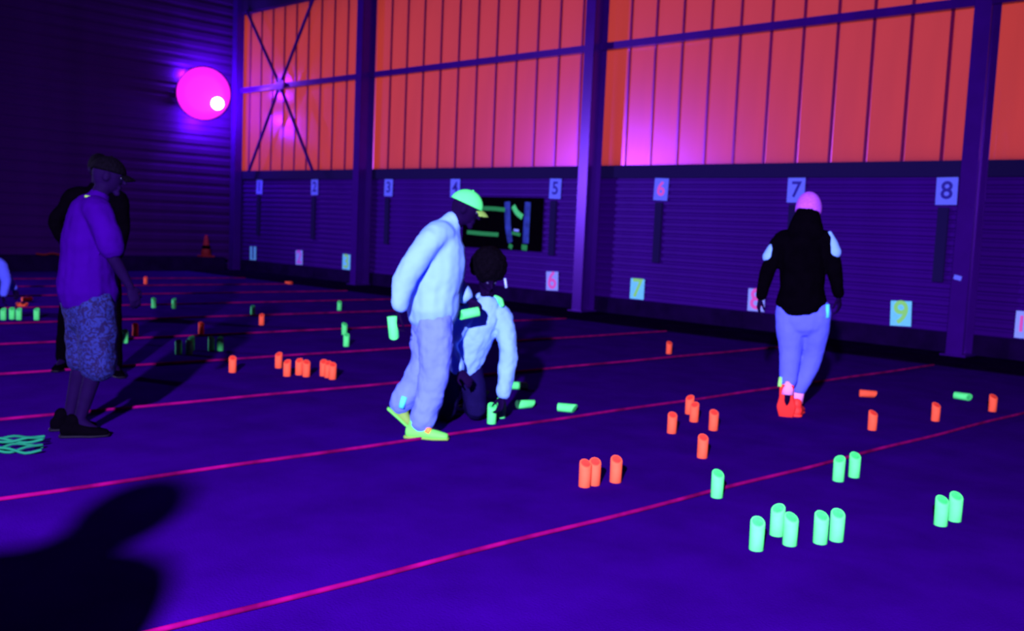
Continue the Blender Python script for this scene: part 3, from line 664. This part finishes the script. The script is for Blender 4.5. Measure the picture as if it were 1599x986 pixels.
# --- walker seen from behind
J = dict(lat=(1, 0, 0), hip=(.02, 0, .97), chest=(-.015, 0, 1.32), neck=(.0, .01, 1.57), head=(.01, .04, 1.745),
         shL=(-.185, 0, 1.49), elL=(-.285, -.03, 1.22), wrL=(-.33, .02, .985), shR=(.165, 0, 1.50), elR=(.25, -.02, 1.26), wrR=(.30, .04, 1.04),
         hpL=(-.08, 0, .95), knL=(-.055, .0, .53), anL=(-.055, -.13, .235), toL=(-.055, -.09, .10), hpR=(.12, 0, .95), knR=(.125, .10, .53), anR=(.025, .06, .12), toR=(.03, .2, .05))
pb_, g, fr = person('person in black top and pale trousers with a violet beanie and red shoes, walking away', (-3.866, 7.574, 0), 0.472, J, None, (.1, 1, -.05), UPV,
    dict(L=((-.15, .1, -1), (.9, .3, 0), .45, 1), R=((.15, .1, -1), (-.9, .3, 0), .45, -1)))
tp = blob('hooded_top', pb_, M['black'], [
    ([(.005, 0, .965), (0, 0, 1.10), (-.01, 0, 1.30), (-.015, 0, 1.46), (0, .01, 1.58)], [(.212, .180), (.180, .155), (.188, .145), (.185, .13), (.085, .08)], (1, 0, 0)),
    ([(-.10, 0, 1.49), (-.185, 0, 1.475), (-.24, -.02, 1.34), (-.285, -.03, 1.21), (-.325, .015, 1.01)], [.085, .085, .073, .064, .050]),
    ([(.08, 0, 1.50), (.165, 0, 1.485), (.21, -.01, 1.37), (.25, -.02, 1.25), (.295, .035, 1.065)], [.085, .085, .073, .064, .050])], 0.011, 4, 0.02, 0.12)
blob('hood', pb_, M['black'], [([(0, -.03, 1.53), (0, -.05, 1.60), (.005, -.02, 1.70)], [(.165, .085), (.14, .09), (.105, .095)], (1, 0, 0))], 0.010, 4, 0.012, 0.1)
blob('sleeve_patch', pb_, M['bright'], [([(-.232, -.018, 1.475), (-.257, -.026, 1.40), (-.280, -.030, 1.335)], [(.02, .03), (.048, .052), (.057, .057)], (1, 0, 0))], 0.008, 2).data.materials[0] = M['white']
blob('sleeve_patch', pb_, M['bright'], [([(.190, -.020, 1.555), (.214, -.026, 1.47), (.236, -.03, 1.40)], [(.02, .03), (.048, .053), (.058, .058)], (1, 0, 0))], 0.008, 2).data.materials[0] = M['white']
blob('trousers', pb_, M['pants'], [
    ([(.02, 0, 1.02), (.02, 0, .92), (.025, 0, .82)], [(.18, .12), (.20, .15), (.195, .15)], (1, 0, 0)),
    ([(-.08, 0, .90), (-.07, 0, .74), (-.055, .0, .53), (-.055, -.06, .41), (-.055, -.105, .31)], [.125, .118, .092, .084, .072]),
    ([(.125, 0, .90), (.13, .04, .74), (.125, .09, .53), (.08, .08, .36), (.035, .06, .235)], [.125, .118, .090, .082, .068])], 0.011, 5, 0.014, 0.12)
band('pocket_trim', pb_, M['cyancloth'], (.212, -.08, .97), (.218, -.08, .86), .016)
band('cuff_patch', pb_, M['lime'], (-.118, -.135, .34), (-.122, -.165, .265), .016)
band('sock', pb_, M['pinksock'], (-.055, -.125, .31), (-.055, -.135, .20), .048); band('sock', pb_, M['pinksock'], (.035, .055, .26), (.025, .055, .11), .050)
shoe((-.065, -.165, .262), (-.055, -.075, -.012), (0, .95, .25), pb_, M['red'], M['red'], .072); shoe((.022, -.03, .0), (.035, .27, .0), UPV, pb_, M['red'], M['red'], .066)
dome('beanie', pb_, M['violetcap'], g['head'] + fr @ Vector((0, -.01, .0)), fr, (.108, .128, .150), -.045)
# --- person in violet shirt at left
J = dict(lat=(.1, 1, 0), hip=(.06, 0, .97), chest=(.07, 0, 1.32), neck=(.12, 0, 1.56), head=(.185, 0, 1.715),
         shR=(.12, -.19, 1.48), elR=(.20, -.25, 1.21), wrR=(.315, -.22, 1.0), shL=(.09, .19, 1.48), elL=(.08, .27, 1.21), wrL=(.20, .24, 1.0),
         hpR=(.10, -.09, .95), knR=(.12, -.10, .50), anR=(.015, -.12, .11), toR=(.12, -.14, .05), hpL=(.04, .09, .95), knL=(.035, .10, .50), anL=(-.045, .10, .11), toL=(.06, .10, .05))
pv, g, fr = person('person in violet short-sleeved shirt and patterned shorts with a dark cap, standing side-on at left', (-6.479, 2.652, 0), 1.1823, J, None, (1, -.05, -.22), (.2, 0, 1),
    dict(R=((.35, 0, -1), (-.4, .9, 0), .5, 1), L=((.4, -.1, -1), (-.4, -.9, 0), .5, -1)))
blob('shirt', pv, M['shirt'], [
    ([(.065, 0, .955), (.06, 0, 1.10), (.06, 0, 1.30), (.075, 0, 1.46), (.125, 0, 1.565)], [(.215, .195), (.20, .17), (.20, .158), (.18, .135), (.075, .075)], (0, 1, 0)),
    ([(.10, -.10, 1.49), (.125, -.19, 1.47), (.165, -.225, 1.36), (.195, -.245, 1.255)], [.095, .09, .086, .086]),
    ([(.09, .10, 1.49), (.09, .19, 1.47), (.085, .23, 1.36), (.08, .26, 1.26)], [.095, .09, .086, .084])], 0.011, 4, 0.028, 0.14)
blob('shorts', pv, M['shorts'], [
    ([(.07, 0, 1.0), (.07, 0, .90), (.075, 0, .82)], [(.17, .145), (.19, .175), (.18, .165)], (0, 1, 0)),
    ([(.10, -.09, .86), (.12, -.10, .68), (.125, -.105, .47)], [.135, .125, .115]), ([(.045, .09, .86), (.045, .10, .68), (.045, .105, .49)], [.13, .122, .112])], 0.011, 4, 0.03, 0.1)
shoe((-.085, -.12, 0), (.19, -.15, 0), UPV, pv, M['black'], M['plastic'], .054); shoe((-.15, .10, 0), (.12, .10, 0), UPV, pv, M['black'], M['plastic'], .052)
dome('cap', pv, M['hair'], g['head'] + fr @ Vector((0, -.006, .018)), fr, (.094, .116, .112), .012, (.065, .072, .02))
blob('neck_band', pv, M['shoe'], [([(.05, -.07, 1.575), (.12, -.095, 1.56), (.185, -.05, 1.535)], [.010, .012, .010])], 0.006, 1)
# --- person in black behind
J = dict(lat=(1, .1, 0), hip=(.03, .05, 1.03), chest=(.05, .03, 1.42), neck=(.06, .02, 1.68), head=(.075, 0, 1.845),
         shL=(.235, .0, 1.60), elL=(.27, .02, 1.32), wrL=(.22, -.10, 1.08), shR=(-.135, .02, 1.60), elR=(-.28, .04, 1.36), wrR=(-.18, -.12, 1.16),
         hpL=(.13, .03, 1.0), knL=(.18, .02, .54), anL=(.20, .0, .11), toL=(.24, -.12, .05), hpR=(-.07, .08, 1.0), knR=(-.17, .22, .54), anR=(-.22, .42, .11), toR=(-.27, .30, .05))
pd, g, fr = person('person all in black, mostly hidden behind the one in the violet shirt', (-8.66, 3.657, 0), 1.1712, J, None, (.35, -1, -.1), UPV,
    dict(L=((-.2, -.3, -1), (-.9, 0, .1), .5, 1), R=((.4, -.5, -.6), (.8, 0, -.4), .5, -1)), 1.04)
blob('top', pd, M['black'], [
    ([(.03, .05, 1.0), (.04, .04, 1.18), (.05, .03, 1.42), (.055, .02, 1.58), (.06, .02, 1.67)], [(.19, .14), (.18, .14), (.205, .15), (.18, .12), (.085, .08)], (1, 0, 0)),
    ([(.14, .01, 1.60), (.235, 0, 1.59), (.255, .01, 1.45), (.27, .02, 1.32), (.225, -.09, 1.10)], [.085, .082, .07, .062, .05]),
    ([(-.04, .02, 1.60), (-.135, .02, 1.59), (-.21, .03, 1.47), (-.28, .04, 1.36), (-.19, -.11, 1.18)], [.085, .082, .07, .062, .05])], 0.012, 4, 0.015, 0.12)
blob('trousers', pd, M['black'], [
    ([(.03, .05, 1.06), (.03, .05, .95)], [(.18, .14), (.19, .15)], (1, 0, 0)),
    ([(.13, .03, .98), (.16, .02, .76), (.18, .02, .54), (.20, 0, .13)], [.115, .105, .09, .075]), ([(-.07, .08, .98), (-.125, .15, .76), (-.17, .22, .54), (-.22, .42, .13)], [.115, .105, .09, .075])], 0.012, 4, 0.015, 0.12)
shoe((.19, .07, 0), (.26, -.19, 0), UPV, pd, M['black'], M['plastic'], .05); shoe((-.20, .49, 0), (-.29, .24, 0), UPV, pd, M['black'], M['plastic'], .05)
bm = bmesh.new(); ball(bm, g['head'] + fr @ Vector((0, -.015, .025)), (.092, .112, .115), fr); o = link('hair', bm_mesh(bm), M['hair'], pd, True)
# --- squatting person cut by the left edge
J = dict(lat=(.3, 1, 0), hip=(-.28, .05, .36), chest=(-.12, .02, .58), neck=(.0, 0, .77), head=(.03, -.03, .93),
         shR=(.05, -.12, .72), elR=(.13, -.20, .48), wrR=(.10, -.24, .27), shL=(-.02, .17, .72), elL=(.14, .24, .52), wrL=(.24, .18, .32),
         hpR=(-.26, -.06, .36), knR=(.06, -.16, .42), anR=(-.12, -.14, .11), toR=(.02, -.17, .05), hpL=(-.26, .14, .36), knL=(.04, .24, .42), anL=(-.12, .22, .11), toL=(.02, .25, .05))
for k in J:
    if k != 'lat': J[k] = (J[k][0] - .02, J[k][1], J[k][2] * 0.93)
J['head'] = (-.09, -.05, .86)
ps, g, fr = person('person squatting at the left edge, only a pale blue shoulder and dark leg showing', (-14.478, 4.823, 0), 1.2492, J, None, (1, -.2, -.5), UPV,
    dict(R=((0, -.2, -1), (.9, 0, .2), .5, 1), L=((.3, -.1, -1), (-.5, -.8, 0), .5, -1)), 0.95)
blob('jacket', ps, M['pants'], [
    ([(-.28, .05, .36), (-.20, .03, .46), (-.13, .02, .56), (-.06, .01, .65), (-.03, 0, .70)], [(.18, .15), (.19, .16), (.20, .155), (.17, .12), (.09, .085)], (.3, 1, 0)),
    ([(-.03, -.06, .69), (.04, -.12, .67), (.085, -.17, .55), (.11, -.20, .45), (.085, -.235, .28)], [.085, .088, .078, .068, .052]),
    ([(-.06, .10, .69), (-.04, .17, .66), (.05, .21, .56), (.12, .24, .48), (.21, .185, .33)], [.085, .082, .074, .066, .052])], 0.012, 4, 0.02, 0.1)
blob('trousers', ps, M['black'], [
    ([(-.29, .05, .40), (-.29, .05, .31)], [(.17, .14), (.17, .13)], (.3, 1, 0)),
    ([(-.27, -.06, .33), (-.10, -.12, .37), (.03, -.16, .385), (-.05, -.15, .24), (-.13, -.14, .13)], [.105, .095, .075, .075, .062]), ([(-.27, .14, .33), (-.10, .2, .37), (.01, .24, .385), (-.06, .23, .24), (-.13, .22, .13)], [.105, .095, .075, .075, .062])], 0.012, 4, 0.015, 0.12)
shoe((-.19, -.13, 0), (.07, -.18, 0), UPV, ps, M['black'], M['plastic'], .05); shoe((-.19, .21, 0), (.07, .25, 0), UPV, ps, M['black'], M['plastic'], .05)
bm = bmesh.new(); ball(bm, g['head'] + fr @ Vector((0, -.015, .025)), (.09, .11, .112), fr); link('hair', bm_mesh(bm), M['hair'], ps, True)
# --- person beside the camera, out of the picture, whose shadow falls on the floor at lower left
J = dict(lat=(1, 0, 0), hip=(0, 0, .95), chest=(0, 0, 1.30), neck=(0, .01, 1.51), head=(0.03, .05, 1.63),
         shL=(-.20, 0, 1.39), elL=(-.27, .0, 1.15), wrL=(-.24, .16, .98), shR=(.20, 0, 1.39), elR=(.27, .0, 1.15), wrR=(.25, .14, .97),
         hpL=(-.1, 0, .93), knL=(-.11, .02, .50), anL=(-.12, -.02, .11), toL=(-.13, .12, .05), hpR=(.1, 0, .93), knR=(.11, .02, .50), anR=(.12, -.02, .11), toR=(.13, .12, .05))
pn, g, fr = person('person in dark coat watching from beside the camera, outside the left edge of the picture', (-1.905, -0.39, 0), 0.78, J, None, (0, 1, -.15), UPV,
    dict(L=((.1, .6, -.8), (.9, .1, 0), .5, 1), R=((-.1, .6, -.8), (-.9, .1, 0), .5, -1)))
blob('coat', pn, M['navy'], [
    ([(0, 0, .80), (0, 0, 1.0), (0, 0, 1.26), (0, 0, 1.39), (0, .01, 1.49)], [(.27, .17), (.25, .165), (.26, .16), (.23, .135), (.11, .09)], (1, 0, 0)),
    ([(-.1, 0, 1.41), (-.22, 0, 1.38), (-.28, 0, 1.28), (-.31, 0, 1.18), (-.245, .14, 1.0)], [.095, .095, .09, .08, .055]),
    ([(.1, 0, 1.41), (.22, 0, 1.38), (.28, 0, 1.28), (.31, 0, 1.18), (.255, .12, .99)], [.095, .095, .09, .08, .055])], 0.014, 4, 0.02, 0.12)
blob('trousers', pn, M['black'], [
    ([(0, 0, .98), (0, 0, .86)], [(.175, .13), (.18, .14)], (1, 0, 0)),
    ([(-.1, 0, .88), (-.11, .02, .5), (-.12, -.02, .13)], [.11, .09, .072]), ([(.1, 0, .88), (.11, .02, .5), (.12, -.02, .13)], [.11, .09, .072])], 0.014, 4)
shoe((-.12, -.09, 0), (-.14, .18, 0), UPV, pn, M['black'], M['plastic'], .05); shoe((.12, -.09, 0), (.14, .18, 0), UPV, pn, M['black'], M['plastic'], .05)
bm = bmesh.new(); ball(bm, g['head'] + fr @ Vector((0, -.02, .0)), (.140, .150, .155), fr); link('hair', bm_mesh(bm), M['hair'], pn, True)
